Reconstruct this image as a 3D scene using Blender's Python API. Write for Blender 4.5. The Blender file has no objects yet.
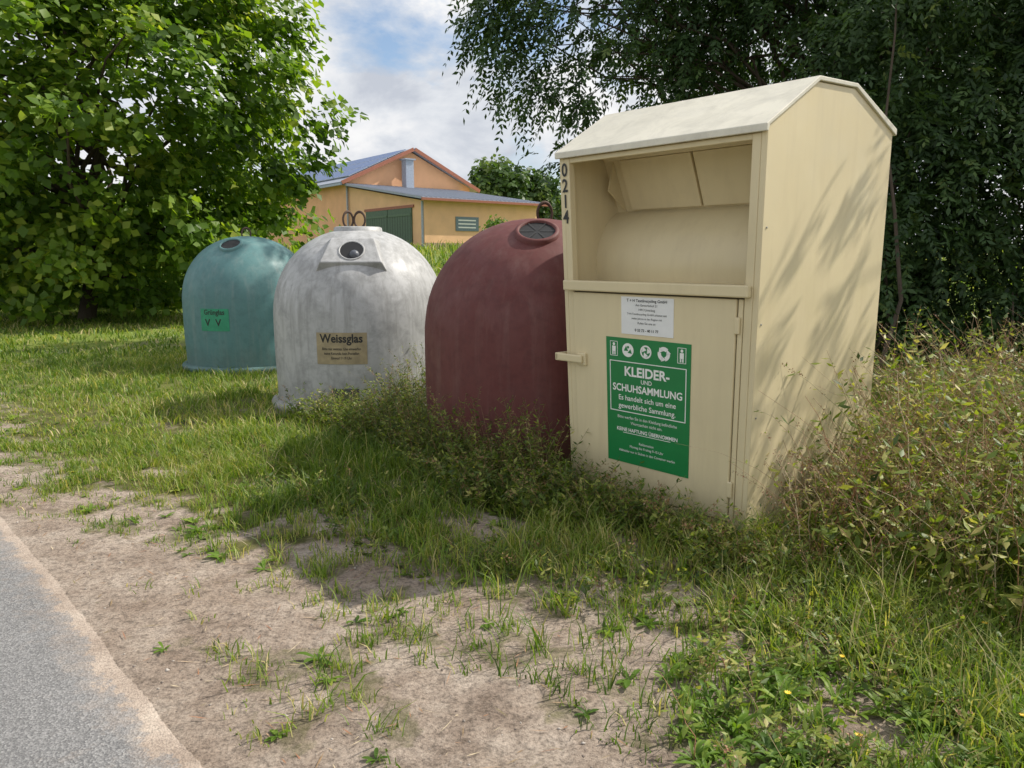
import bpy, math, random
import numpy as np
from mathutils import Vector, Matrix
rng=np.random.default_rng(7); random.seed(7)
sc=bpy.context.scene
R=math.radians

# ------------------------------------------------------------ helpers
def link(o):
    sc.collection.objects.link(o); return o
def empty(name,loc=(0,0,0),rz=0):
    e=bpy.data.objects.new(name,None); e.location=loc; e.rotation_euler=(0,0,rz); e.empty_display_size=.3
    return link(e)
def mk(name,V,F,mat,parent=None,smooth=False,bevel=0,seg=2):
    me=bpy.data.meshes.new(name); me.from_pydata([tuple(v) for v in V],[],[tuple(f) for f in F]); me.update()
    if mat: me.materials.append(mat)
    if smooth: me.polygons.foreach_set('use_smooth',[True]*len(me.polygons))
    o=bpy.data.objects.new(name,me); link(o)
    if parent: o.parent=parent
    if bevel:
        m=o.modifiers.new('b','BEVEL'); m.width=bevel; m.segments=seg; m.limit_method='ANGLE'; m.angle_limit=R(35)
    return o
def npmesh(name,V,F,mat,var=None,parent=None,smooth=False):
    V=np.asarray(V,dtype=np.float32); F=np.asarray(F,dtype=np.int32); n,k=F.shape
    me=bpy.data.meshes.new(name); me.vertices.add(len(V)); me.vertices.foreach_set('co',V.ravel())
    me.loops.add(n*k); me.loops.foreach_set('vertex_index',F.ravel())
    me.polygons.add(n); me.polygons.foreach_set('loop_start',np.arange(0,n*k,k,dtype=np.int32))
    me.update(calc_edges=True)
    if smooth: me.polygons.foreach_set('use_smooth',np.ones(n,dtype=bool))
    if var is not None:
        a=me.attributes.new('var','FLOAT','POINT'); a.data.foreach_set('value',np.asarray(var,dtype=np.float32))
    me.materials.append(mat)
    o=bpy.data.objects.new(name,me); link(o)
    if parent: o.parent=parent
    return o
def hash2(a,b,s): 
    v=np.sin(a*127.1+b*311.7+s*74.7)*43758.5453
    return v-np.floor(v)
def vn(x,y,s=0):
    xi=np.floor(x); yi=np.floor(y); fx=x-xi; fy=y-yi
    fx=fx*fx*(3-2*fx); fy=fy*fy*(3-2*fy)
    return (hash2(xi,yi,s)*(1-fx)+hash2(xi+1,yi,s)*fx)*(1-fy)+(hash2(xi,yi+1,s)*(1-fx)+hash2(xi+1,yi+1,s)*fx)*fy
def fbm(x,y,s=0):
    return (vn(x,y,s)*.53+vn(x*2.1+3,y*2.1,s+1)*.29+vn(x*4.3,y*4.3+7,s+2)*.18)
def sstep(a,b,x):
    t=np.clip((x-a)/(b-a),0,1); return t*t*(3-2*t)

# ------------------------------------------------------------ material helpers
class NT:
    def __init__(s,name,world=None):
        if world is None:
            s.m=bpy.data.materials.new(name); s.m.use_nodes=True; s.t=s.m.node_tree
        else: s.t=world.node_tree
        s.t.nodes.clear()
    def n(s,typ,**kw):
        nd=s.t.nodes.new(typ)
        for k,v in kw.items():
            if k.startswith('_'): setattr(nd,k[1:],v)
            else: nd.inputs[k.replace('__',' ')].default_value=v
        return nd
    def l(s,a,b): s.t.links.new(a,b)
    def ramp(s,fac,stops):
        r=s.n('ShaderNodeValToRGB'); e=r.color_ramp.elements
        while len(e)<len(stops): e.new(.5)
        for i,(p,c) in enumerate(stops):
            e[i].position=p; e[i].color=(*c,1) if len(c)==3 else c
        s.l(fac,r.inputs[0]); return r.outputs[0]
    def noise(s,vec,scale,detail=6,rough=.6,dist=0):
        nd=s.n('ShaderNodeTexNoise',Scale=scale,Detail=detail,Roughness=rough,Distortion=dist)
        if vec is not None: s.l(vec,nd.inputs['Vector'])
        return nd.outputs[0]
    def mix(s,fac,a,b,mode='MIX'):
        nd=s.n('ShaderNodeMix'); nd.data_type='RGBA'; nd.blend_type=mode
        for sock,v in ((nd.inputs[0],fac),(nd.inputs[6],a),(nd.inputs[7],b)):
            if isinstance(v,(int,float)): sock.default_value=v
            elif isinstance(v,tuple): sock.default_value=(*v,1)
            else: s.l(v,sock)
        return nd.outputs[2]
    def out(s,sh): 
        o=s.n('ShaderNodeOutputMaterial'); s.l(sh,o.inputs[0]); return s.m
def BW(v): return (v,v,v)

def paint(name,col,dirt=(.2,.15,.09),amount=.5,rough=.5,streak=True,scale=1.0,speck=None,bump=.15,splash=.55):
    t=NT(name); tc=t.n('ShaderNodeTexCoord').outputs['Object']
    mp=t.n('ShaderNodeMapping'); mp.inputs['Scale'].default_value=(9*scale,9*scale,.8*scale); t.l(tc,mp.inputs[0])
    st=t.ramp(t.noise(mp.outputs[0],1.3,8,.65),[(.48,BW(0)),(.72,BW(1))])
    bl=t.ramp(t.noise(tc,2.2*scale,8,.7,.4),[(.42,BW(0)),(.75,BW(1))])
    mul=t.n('ShaderNodeMath',_operation='MULTIPLY'); t.l(st if streak else bl,mul.inputs[0]); mul.inputs[1].default_value=amount
    fad=t.ramp(t.noise(tc,1.1,4,.5),[(.3,BW(.90)),(.7,BW(1.06))])
    c=t.mix(1.0,col,fad,'MULTIPLY')
    c=t.mix(mul.outputs[0],c,dirt)
    mul2=t.n('ShaderNodeMath',_operation='MULTIPLY'); t.l(bl,mul2.inputs[0]); mul2.inputs[1].default_value=amount*.45
    c=t.mix(mul2.outputs[0],c,tuple(x*.55 for x in col))
    if speck:
        sp=t.ramp(t.noise(tc,speck[2],6,.75,.3),[(.46,BW(0)),(.64,BW(speck[1]))])
        c=t.mix(sp,c,speck[0])
    fine=t.ramp(t.noise(tc,70,3,.6),[(.66,BW(0)),(.76,BW(.35*amount))])
    c=t.mix(fine,c,(.12,.07,.04))
    sep=t.n('ShaderNodeSeparateXYZ'); t.l(tc,sep.inputs[0])
    mr=t.n('ShaderNodeMapRange'); t.l(sep.outputs[2],mr.inputs[0]); mr.inputs[1].default_value=.0; mr.inputs[2].default_value=.4; mr.inputs[3].default_value=splash; mr.inputs[4].default_value=0
    m3=t.n('ShaderNodeMath',_operation='MULTIPLY'); t.l(mr.outputs[0],m3.inputs[0]); t.l(t.noise(tc,9,6,.7),m3.inputs[1])
    c=t.mix(m3.outputs[0],c,(.16,.13,.08))
    p=t.n('ShaderNodeBsdfPrincipled',Roughness=rough); t.l(c,p.inputs['Base Color'])
    t.l(t.ramp(t.noise(tc,5,5,.6),[(.3,BW(rough-.1)),(.7,BW(rough+.2))]),p.inputs['Roughness'])
    b=t.n('ShaderNodeBump',Strength=bump,Distance=.01); t.l(t.noise(tc,6,6,.6),b.inputs['Height']); t.l(b.outputs[0],p.inputs['Normal'])
    return t.out(p.outputs[0])
def plain(name,col,rough=.6,metal=0,var=.15):
    t=NT(name); tc=t.n('ShaderNodeTexCoord').outputs['Object']
    c=t.mix(1.0,col,t.ramp(t.noise(tc,12,5,.6),[(.3,BW(1-var)),(.7,BW(1+var))]),'MULTIPLY')
    p=t.n('ShaderNodeBsdfPrincipled',Roughness=rough,Metallic=metal); t.l(c,p.inputs['Base Color'])
    return t.out(p.outputs[0])
def leafmat(name,stops,trans=.35,rough=.5,spec=.35):
    t=NT(name); a=t.n('ShaderNodeAttribute'); a.attribute_name='var'
    c=t.ramp(a.outputs['Fac'],stops)
    p=t.n('ShaderNodeBsdfPrincipled',Roughness=rough); p.inputs['Specular IOR Level'].default_value=spec
    t.l(c,p.inputs['Base Color'])
    if trans<=0: return t.out(p.outputs[0])
    tr=t.n('ShaderNodeBsdfTranslucent'); t.l(t.mix(1.0,c,(1.7,1.8,.55),'MULTIPLY'),tr.inputs[0])
    mx=t.n('ShaderNodeMixShader'); mx.inputs[0].default_value=trans
    t.l(p.outputs[0],mx.inputs[1]); t.l(tr.outputs[0],mx.inputs[2])
    return t.out(mx.outputs[0])

# ------------------------------------------------------------ camera, sun, sky
cam=bpy.data.cameras.new('camera'); co=bpy.data.objects.new('camera',cam); link(co)
co.location=(0,0,1.55); co.rotation_euler=(R(90-9.3),0,0); cam.lens=27.04; cam.sensor_width=36; cam.clip_end=3000; cam.clip_start=.05
sc.camera=co
EL=R(46); AZ=math.atan2(.94,.34)
S=Vector((math.cos(EL)*math.sin(AZ),math.cos(EL)*math.cos(AZ),math.sin(EL)))
sl=bpy.data.lights.new('sun','SUN'); sl.energy=5.0; sl.angle=R(.5); sl.color=(1,.945,.85)
so=bpy.data.objects.new('sun',sl); link(so); so.rotation_euler=(-S).to_track_quat('-Z','Y').to_euler(); so.location=(20,10,30)
w=bpy.data.worlds.new('World'); sc.world=w; w.use_nodes=True
t=NT('',w)
sky=t.n('ShaderNodeTexSky'); sky.sky_type='NISHITA'; sky.sun_disc=False; sky.sun_elevation=EL; sky.sun_rotation=AZ
bg1=t.n('ShaderNodeBackground',Strength=.15); t.l(sky.outputs[0],bg1.inputs[0])
tc=t.n('ShaderNodeTexCoord').outputs['Generated']
mp=t.n('ShaderNodeMapping'); mp.inputs['Scale'].default_value=(1,1,1.7); mp.inputs['Location'].default_value=(.62,.3,.1); t.l(tc,mp.inputs[0])
mask=t.ramp(t.noise(mp.outputs[0],3.0,9,.58,.2),[(.40,BW(0)),(.50,BW(1))])
shade=t.ramp(t.noise(mp.outputs[0],6.0,9,.58,.3),[(.32,(.60,.64,.72)),(.44,(.80,.83,.88)),(.54,(.98,.98,.99)),(.62,(1.05,1.05,1.04))])
bg2=t.n('ShaderNodeBackground',Strength=.95); t.l(shade,bg2.inputs[0])
mx=t.n('ShaderNodeMixShader'); t.l(mask,mx.inputs[0]); t.l(bg1.outputs[0],mx.inputs[1]); t.l(bg2.outputs[0],mx.inputs[2])
o=t.n('ShaderNodeOutputWorld'); t.l(mx.outputs[0],o.inputs[0])
sc.view_settings.view_transform='Standard'; sc.view_settings.look='None'; sc.view_settings.exposure=0

# ------------------------------------------------------------ terrain
P0=np.array([-.992,2.15]); U=np.array([-.68,.733]); N=np.array([.733,.68])
def road_ds(x,y):
    return (x-P0[0])*N[0]+(y-P0[1])*N[1], (x-P0[0])*U[0]+(y-P0[1])*U[1]
def grassiness(x,y):
    d,s=road_ds(x,y)
    b=.22+.17*np.clip(4-s,0,4)
    nz=fbm(x*1.3,y*1.3,3)-.5; n2=fbm(x*5.5,y*5.5,9)-.5
    g=sstep(b-.25,b+.55,d+nz*1.1+n2*1.1)
    bare=np.exp(-(((x+.05)/1.1)**2+((y-3.15)/.6)**2))
    g=g*(1-.8*bare*sstep(.33,.55,fbm(x*2.5,y*2.5,21)+.06))
    bare2=np.exp(-(((x-.9)/.5)**2+((y-2.55)/.35)**2)); g=g*(1-.5*bare2)
    holes=sstep(.56,.68,fbm(x*3.1,y*3.1,37))*np.where(y<5.5,.7,.25); g=g*(1-holes)
    tuft=sstep(.52,.63,fbm(x*5.3,y*5.3,33))*.66*sstep(.10,.3,d)*sstep(.25,.55,fbm(x*.9,y*.9,35)+.12)
    g=np.maximum(g,tuft)
    g=np.where(d<.02,0,g)
    g=np.where(d<-5.0,sstep(5.0,5.4,-d),g)
    return g
def H(x,y):
    d,s=road_ds(x,y)
    r=2.0*sstep(22,41,y)
    near=sstep(0,.6,d)
    z=r+near*(.05*(fbm(x*.9,y*.9,5)-.5)+.03*(fbm(x*5,y*5,6)-.5)+.018*(fbm(x*13,y*13,7)-.5))*np.where(np.hypot(x,y)<30,1,0)
    z=z-.012*(1-sstep(-.05,.06,d))*(1-sstep(5.0,5.2,-d))
    return z
def axis(lo,hi,fl,fh,step):
    core=np.arange(fl,fh+1e-6,step)
    out=[];v=fh;st=step
    while v<hi: st*=1.18; v+=st; out.append(min(v,hi))
    lf=[];v=fl;st=step
    while v>lo: st*=1.18; v-=st; lf.append(max(v,lo))
    return np.array(sorted(set(lf))+list(core)+out)
xs=axis(-700,700,-6,4.5,.04); ys=axis(-60,1200,1.4,8,.04)
X,Y=np.meshgrid(xs,ys); Z=H(X,Y); nx=len(xs); ny=len(ys)
V=np.stack([X.ravel(),Y.ravel(),Z.ravel()],1)
ii,jj=np.meshgrid(np.arange(nx-1),np.arange(ny-1)); a=(jj*nx+ii).ravel()
F=np.stack([a,a+1,a+1+nx,a+nx],1)
t=NT('ground_mat'); tc=t.n('ShaderNodeNewGeometry').outputs['Position']
at=t.n('ShaderNodeAttribute'); at.attribute_name='var'
sand=t.ramp(t.noise(tc,3.5,9,.68),[(.30,(.23,.175,.135)),(.45,(.37,.295,.235)),(.58,(.46,.38,.31)),(.72,(.56,.475,.395))])
sand=t.mix(t.ramp(t.noise(tc,1.1,5,.6),[(.47,BW(0)),(.67,BW(.45))]),sand,(.30,.22,.16))
grit=t.ramp(t.noise(tc,75,4,.75),[(.33,BW(.5)),(.5,BW(1)),(.68,BW(1.25))])
sand=t.mix(1.0,sand,grit,'MULTIPLY')
crumb=t.ramp(t.noise(tc,24,6,.7),[(.38,BW(.65)),(.5,BW(1)),(.7,BW(1.12))])
sand=t.mix(1.0,sand,crumb,'MULTIPLY')
vo=t.n('ShaderNodeTexVoronoi',Scale=42.0); t.l(tc,vo.inputs['Vector'])
peb=t.ramp(vo.outputs['Distance'],[(.10,BW(1)),(.2,BW(0))])
pm=t.n('ShaderNodeMath',_operation='MULTIPLY'); t.l(peb,pm.inputs[0]); t.l(t.ramp(t.noise(tc,2.2,4),[(.45,BW(0)),(.6,BW(.7))]),pm.inputs[1])
sand=t.mix(pm.outputs[0],sand,(.40,.36,.32))
soil=t.ramp(t.noise(tc,6,8,.7),[(.3,(.055,.055,.022)),(.5,(.12,.12,.04)),(.7,(.22,.19,.09))])
far=t.ramp(t.noise(tc,.35,6,.6),[(.35,(.13,.20,.035)),(.65,(.24,.29,.06))])
sp=t.n('ShaderNodeSeparateXYZ'); t.l(tc,sp.inputs[0])
mr=t.n('ShaderNodeMapRange'); t.l(sp.outputs[1],mr.inputs[0]); mr.inputs[1].default_value=7; mr.inputs[2].default_value=16
soil=t.mix(mr.outputs[0],soil,far)
gm=t.n('ShaderNodeMath',_operation='MULTIPLY_ADD'); t.l(t.noise(tc,14,6,.7),gm.inputs[0]); gm.inputs[1].default_value=.9; gm.inputs[2].default_value=-.45
ga=t.n('ShaderNodeMath',_operation='ADD'); t.l(gm.outputs[0],ga.inputs[0]); t.l(at.outputs['Fac'],ga.inputs[1])
c=t.mix(t.ramp(ga.outputs[0],[(.45,BW(0)),(.9,BW(1))]),sand,soil)
p=t.n('ShaderNodeBsdfPrincipled',Roughness=.95); p.inputs['Specular IOR Level'].default_value=.15; t.l(c,p.inputs['Base Color'])
b=t.n('ShaderNodeBump',Strength=.9,Distance=.025); t.l(t.noise(tc,28,9,.75),b.inputs['Height'])
b2=t.n('ShaderNodeBump',Strength=.5,Distance=.006); t.l(pm.outputs[0],b2.inputs['Height']); t.l(b.outputs[0],b2.inputs['Normal']); t.l(b2.outputs[0],p.inputs['Normal'])
GM=t.out(p.outputs[0])
gv=grassiness(X,Y).ravel()
npmesh('ground',V,F,GM,var=gv,smooth=True)

# road
ss=np.concatenate([np.arange(-12,12,.05),np.arange(12,90,1.0)]); ws=np.array([0,.03,.06,.10,.16,.25,.4,.7,1.2,2,3,4,4.6,4.9,5.0])
SS,WW=np.meshgrid(ss,ws,indexing='ij')
edge=(fbm(ss*1.2,ss*0+1.3,12)-.5)*.10+(fbm(ss*6,ss*0+1.3,13)-.5)*.035
off=-edge[:,None]*np.clip(1-WW/.7,0,1)
XX=P0[0]+U[0]*SS-N[0]*(WW+off-.05); YY=P0[1]+U[1]*SS-N[1]*(WW+off-.05)
crown=.02*np.sin(np.clip(WW/5,0,1)*math.pi)-.0045*np.exp(-WW/.05)+.001
ZZ=crown+2.0*sstep(22,41,YY)
V=np.stack([XX.ravel(),YY.ravel(),ZZ.ravel()],1); m=len(ws); ii,jj=np.meshgrid(np.arange(m-1),np.arange(len(ss)-1)); a=(jj*m+ii).ravel()
F=np.stack([a,a+m,a+m+1,a+1],1)
t=NT('asphalt_mat'); tc=t.n('ShaderNodeNewGeometry').outputs['Position']
at=t.n('ShaderNodeAttribute'); at.attribute_name='var'
vo=t.n('ShaderNodeTexVoronoi',Scale=140.0); t.l(tc,vo.inputs['Vector'])
sepc=t.n('ShaderNodeSeparateColor'); t.l(vo.outputs['Color'],sepc.inputs[0])
ag=t.ramp(sepc.outputs[0],[(.1,(.125,.12,.118)),(.5,(.20,.193,.187)),(.95,(.34,.33,.32))])
ag=t.mix(.4,ag,t.ramp(t.noise(tc,180,3,.8),[(.35,BW(.07)),(.65,BW(.34))]))
c=t.mix(1.0,ag,t.ramp(t.noise(tc,1.3,7,.6),[(.3,BW(.84)),(.7,BW(1.12))]),'MULTIPLY')
sandc=t.mix(1.0,t.ramp(t.noise(tc,3.5,9,.68),[(.30,(.25,.19,.145)),(.55,(.42,.34,.275)),(.72,(.52,.44,.36))]),t.ramp(t.noise(tc,75,4,.75),[(.33,BW(.6)),(.5,BW(1)),(.68,BW(1.2))]),'MULTIPLY')
ga=t.n('ShaderNodeMath',_operation='MULTIPLY_ADD'); t.l(t.noise(tc,9,10,.75),ga.inputs[0]); ga.inputs[1].default_value=1.6; t.l(at.outputs['Fac'],ga.inputs[2])
c=t.mix(t.ramp(ga.outputs[0],[(.62,BW(0)),(1.0,BW(.5)),(1.25,BW(1))]),c,sandc)
p=t.n('ShaderNodeBsdfPrincipled',Roughness=.85); t.l(c,p.inputs['Base Color'])
b=t.n('ShaderNodeBump',Strength=.8,Distance=.004); t.l(vo.outputs['Distance'],b.inputs['Height']); t.l(b.outputs[0],p.inputs['Normal'])
npmesh('road',V,F,t.out(p.outputs[0]),var=(1.15*np.exp(-WW/.10)-.35).ravel(),smooth=True)

# ------------------------------------------------------------ obstacles test
CO=np.array([.40,5.0]); CX=np.array([.657,-.753]); CY=np.array([.753,.657]); CW=1.33; CD=1.42
DOMES=[(.2,6.25),(-1.64,8.35),(-3.80,11.2)]
def blocked(x,y,pad=0.0):
    lx=(x-CO[0])*CX[0]+(y-CO[1])*CX[1]; ly=(x-CO[0])*CY[0]+(y-CO[1])*CY[1]
    m=(lx>-pad)&(lx<CW+pad)&(ly>-pad)&(ly<CD+pad)
    for c in DOMES: m|=np.hypot(x-c[0],y-c[1])<.88+pad
    d,s=road_ds(x,y); m|=(d<.05)&(d>-5)
    return m

# ------------------------------------------------------------ grass
def grass_patch(n,ylo,yhi,per,wd,hlo,hhi,spread,hfun=None,margin=1.0,minh=.45):
    y=np.sqrt(rng.uniform(ylo**2,yhi**2,n)); x=rng.uniform(-1,1,n)*(y*.74+margin)
    g=grassiness(x,y); keep=rng.random(n)<g**1.3*np.clip(.2+1.3*fbm(x*2.2,y*2.2,41),0,1); x=x[keep];y=y[keep];g=g[keep]
    hf=(.4+1.2*fbm(x*1.4,y*1.4,51))*(minh+(1-minh)*g)*rng.uniform(.6,1.35,len(x))
    if hfun is not None: hf=hf*hfun(x,y)
    dry=fbm(x*.8,y*.8,61)
    k=len(x); x=np.repeat(x,per)+rng.normal(0,spread,k*per); y=np.repeat(y,per)+rng.normal(0,spread,k*per)
    hf=np.repeat(hf,per); dry=np.repeat(dry,per)
    m=~blocked(x,y,.0); x=x[m];y=y[m];hf=hf[m];dry=dry[m]; n=len(x)
    h=rng.uniform(hlo,hhi,n)*hf; az=rng.uniform(0,2*math.pi,n); lean=rng.uniform(.15,1.25,n)*h; w=wd*rng.uniform(.6,1.4,n)
    dx=np.cos(az);dy=np.sin(az); fa=az+math.pi/2+rng.normal(0,.6,n); wx=np.cos(fa)*w/2; wy=np.sin(fa)*w/2
    z=H(x,y)-.005
    P=np.zeros((n,5,3))
    P[:,0]=np.stack([x-wx,y-wy,z],1); P[:,1]=np.stack([x+wx,y+wy,z],1)
    mx_=x+dx*lean*.35; my_=y+dy*lean*.35; mz=z+h*.62
    P[:,2]=np.stack([mx_+wx*.8,my_+wy*.8,mz],1); P[:,3]=np.stack([mx_-wx*.8,my_-wy*.8,mz],1)
    P[:,4]=np.stack([x+dx*lean,y+dy*lean,z+h*.95],1)
    b=np.arange(n)*5
    F=np.concatenate([np.stack([b,b+1,b+2],1),np.stack([b,b+2,b+3],1),np.stack([b+3,b+2,b+4],1)])
    v=np.clip(rng.normal(.44,.18,n)+(dry-.5)*.7+np.where(rng.random(n)<.12,.45,0),0,1)
    return P.reshape(-1,3),F,np.repeat(v,5)
def merge(parts):
    Vs=[];Fs=[];vs=[];o=0
    for V,F,v in parts: Vs.append(V);Fs.append(F+o);vs.append(v);o+=len(V)
    return np.concatenate(Vs),np.concatenate(Fs),np.concatenate(vs)
def zoneh(x,y):
    d,s=road_ds(x,y)
    hh=.5+.6*sstep(.5,2.2,d)
    return hh*(1-.45*sstep(5.2,7.5,y))
GR=leafmat('grass_mat',[(0,(.05,.09,.013)),(.35,(.115,.20,.024)),(.6,(.22,.29,.045)),(.82,(.36,.36,.11)),(1,(.54,.45,.24))],trans=.34)
gp=[grass_patch(13500,1.7,6.5,12,.0055,.06,.18,.03,zoneh),
    grass_patch(11000,6,12.5,9,.010,.09,.19,.06,zoneh),
    grass_patch(9500,12,26,7,.024,.06,.13,.12,None,2.0),
    grass_patch(4500,26,42,6,.05,.2,.5,.25,None,4.0)]
V,F,v=merge(gp); npmesh('grass',V,F,GR,var=v)

# ------------------------------------------------------------ leaves
def norm(a): return a/np.maximum(np.linalg.norm(a,axis=-1,keepdims=True),1e-9)
def leaves(P,D,Wd,L,w,fold=.0):
    n=len(P); Q=np.zeros((n,4,3)); L=np.broadcast_to(L,(n,))[:,None]; w=np.broadcast_to(w,(n,))[:,None]
    Nn=np.cross(D,Wd)
    Q[:,0]=P; Q[:,1]=P+D*L*.45+Wd*w*.5+Nn*w*fold; Q[:,2]=P+D*L; Q[:,3]=P+D*L*.45-Wd*w*.5+Nn*w*fold
    b=np.arange(n)*4
    return Q.reshape(-1,3),np.concatenate([np.stack([b,b+1,b+2],1),np.stack([b,b+2,b+3],1)])
def tubes(paths,sides=7):
    Vs=[];Fs=[];o=0
    for pts,rad in paths:
        pts=np.asarray(pts,float); rad=np.asarray(rad,float); k=len(pts)
        T=norm(np.gradient(pts,axis=0)); ref=np.array([.31,.9,.2]); A=norm(np.cross(T,ref)); B=np.cross(T,A)
        an=np.arange(sides)*2*math.pi/sides
        ring=pts[:,None,:]+rad[:,None,None]*(np.cos(an)[None,:,None]*A[:,None,:]+np.sin(an)[None,:,None]*B[:,None,:])
        Vs.append(ring.reshape(-1,3))
        for i in range(k-1):
            for j in range(sides):
                a=o+i*sides+j; b=o+i*sides+(j+1)%sides
                Fs.append((a,b,b+sides,a+sides))
        o+=k*sides
    return np.concatenate(Vs),np.array(Fs)
def curve(a,b,sag=.0,n=7,wob=.15):
    a=np.array(a,float);b=np.array(b,float);tt=np.linspace(0,1,n)[:,None]
    mid=(a+b)/2+np.array([0,0,sag])
    p=(1-tt)**2*a+2*tt*(1-tt)*mid+tt**2*b
    p[1:-1]+=rng.normal(0,wob,(n-2,3))*np.linalg.norm(b-a)*.12
    return p
BK=paint('bark_mat',(.10,.075,.055),dirt=(.04,.03,.02),amount=.8,rough=.9,bump=.8)
ML=leafmat('maple_leaf_mat',[(0,(.05,.10,.014)),(.4,(.115,.205,.024)),(.75,(.21,.30,.035)),(1,(.35,.39,.06))],trans=.45)
AL=leafmat('ash_leaf_mat',[(0,(.022,.048,.016)),(.5,(.052,.10,.03)),(.85,(.095,.16,.045)),(1,(.16,.21,.06))],trans=.28)
def crown_pts(c,r,n,seed,inner=.5,amp=.28,zmin=.4,keepfn=None):
    d=norm(rng.normal(0,1,(n,3)))
    th=np.arctan2(d[:,1],d[:,0]); ph=np.arccos(np.clip(d[:,2],-1,1))
    k=1-amp*.5+amp*(fbm(th*1.6+10,ph*2.2,seed)-.5)*2
    q=inner+(1-inner)*rng.random(n)**.6
    p=np.array(c)+d*np.array(r)*(k*q)[:,None]
    p=p[p[:,2]>zmin]
    if keepfn is not None: p=p[keepfn(p)]
    return p
def broad_tree(name,base,c,r,nclump,per,L,seed,mat,trunk_r=.22,zmin=.4,clr=(.45,.95),keepfn=None,inner=.5,amp=.28,extra=None):
    e=empty(name,(0,0,0))
    cp=crown_pts(c,r,nclump,seed,inner,amp,zmin,keepfn)
    if extra is not None: cp=np.concatenate([cp,extra])
    k=len(cp)
    cr=rng.uniform(*clr,k); idx=np.repeat(np.arange(k),per); n=len(idx)
    o=norm(rng.normal(0,1,(n,3)))*(rng.random(n)**.45)[:,None]*np.array([1,1,.62]); P=cp[idx]+o*cr[idx][:,None]
    m=P[:,2]>.12; P=P[m]; idx=idx[m]; o=o[m]; n=len(P)
    out=norm(cp[idx]-np.array(c)+o*.8)
    Nn=norm(out*.5+np.array([.25,0,.8])+rng.normal(0,.5,(n,3)))
    D=norm(np.cross(Nn,rng.normal(0,1,(n,3)))); D[:,2]-=.25; D=norm(D); Wd=norm(np.cross(Nn,D))
    Ls=L*rng.uniform(.65,1.35,n)
    V,F=leaves(P,D,Wd,Ls,Ls*.85,.12)
    cv=rng.normal(.48,.17,k)[idx]+rng.normal(0,.17,n)
    npmesh('foliage',V,F,mat,var=np.repeat(np.clip(cv,0,1),4),parent=e)
    base=np.array(base,float); top=np.array([c[0],c[1],c[2]+r[2]*.55])
    ps=[(curve(base-[0,0,.1],top,0,9,.25),np.linspace(trunk_r,.04,9))]
    for i in rng.choice(k,min(k,46),replace=False):
        f=rng.uniform(.18,.75); st=ps[0][0][int(f*8)]
        ps.append((curve(st,cp[i],.5,7,.3),np.linspace(trunk_r*.42*(1-f*.6),.012,7)))
    V,F=tubes(ps); npmesh('trunk_and_limbs',V,F,BK,parent=e,smooth=True)
    return e
def sprays(P,out,nl=6,Lr=.24,lf=.075):
    n=len(P); D=norm(out*.8+rng.normal(0,.5,(n,3))); 
    Sd=norm(np.cross(D,np.array([0,0,1.])+rng.normal(0,.35,(n,3))))
    LR=Lr*rng.uniform(.7,1.35,n)
    Ps=[];Ds=[];Ws=[]
    for i in range(nl+1):
        f=(i+1)/(nl+1); pos=P+D*(LR*f)[:,None]; pos[:,2]-=LR*f*f*.75
        Dt=D.copy(); Dt[:,2]-=1.3*f; Dt=norm(Dt)
        for sg in ((1,-1) if i<nl else (0,)):
            d=norm(Sd*sg*.85+Dt*.6+np.array([0,0,-.25])+rng.normal(0,.18,(n,3)))
            wd=norm(np.cross(d,np.cross(Sd,Dt)+rng.normal(0,.3,(n,3))))
            Ps.append(pos);Ds.append(d);Ws.append(wd)
    P2=np.concatenate(Ps);D2=np.concatenate(Ds);W2=np.concatenate(Ws)
    L=lf*rng.uniform(.75,1.25,len(P2))
    V,F=leaves(P2,D2,W2,L,L*.42,.1)
    v=np.clip(np.tile(rng.normal(.45,.2,n),2*nl+1)+rng.normal(0,.1,len(P2)),0,1)
    return V,F,np.repeat(v,4)
def ash_tree(name,base,c,r,nclump,per,seed,zmin,keepfn=None,extra=None,trunk_r=.2,lf=.075,Lr=.24,inner=.45,clr=(.45,1.0),limbs=50,nl=5):
    e=empty(name)
    cp=crown_pts(c,r,nclump,seed,inner,.35,zmin,keepfn)
    if extra is not None: cp=np.concatenate([cp,extra])
    k=len(cp); cr=rng.uniform(*clr,k); idx=np.repeat(np.arange(k),per); n=len(idx)
    o=norm(rng.normal(0,1,(n,3)))*(rng.random(n)**.5)[:,None]*np.array([1,1,.6]); P=cp[idx]+o*cr[idx][:,None]
    P[:,2]=np.maximum(P[:,2],.25)
    out=norm(norm(cp[idx]-np.array(c))*.6+o)
    V,F,v=sprays(P,out,nl,Lr,lf); npmesh('foliage',V,F,AL,var=v,parent=e)
    base=np.array(base,float); top=np.array([c[0],c[1],c[2]+r[2]*.5])
    ps=[(curve(base-[0,0,.1],top,0,9,.3),np.linspace(trunk_r,.04,9))]
    sel=list(rng.choice(k,min(k,limbs),replace=False))
    if extra is not None: sel+=list(range(k-len(extra),k))
    for i in sel:
        f=rng.uniform(.2,.7); st=ps[0][0][int(f*8)]
        ps.append((curve(st,cp[i],.6,8,.25),np.linspace(trunk_r*.3*(1-f*.5),.006,8)))
    V,F=tubes(ps); npmesh('trunk_and_limbs',V,F,BK,parent=e,smooth=True)
    return e
mex=np.array([[-4.5,19,4.5],[-4.3,19.2,5.0],[-4.9,18.6,5.6],[-4.7,19.5,3.9],[-5.0,18.8,3.2],[-5.3,19,6.6],[-5.1,19.2,2.3],[-5.3,19,7.4],[-5.2,18.8,1.5]])
broad_tree('maple_tree',(-10.8,19.5,0),(-10.5,19.5,4.9),(6.6,4.6,5.7),600,92,.21,4,ML,clr=(.45,1.0),extra=mex)
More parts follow.
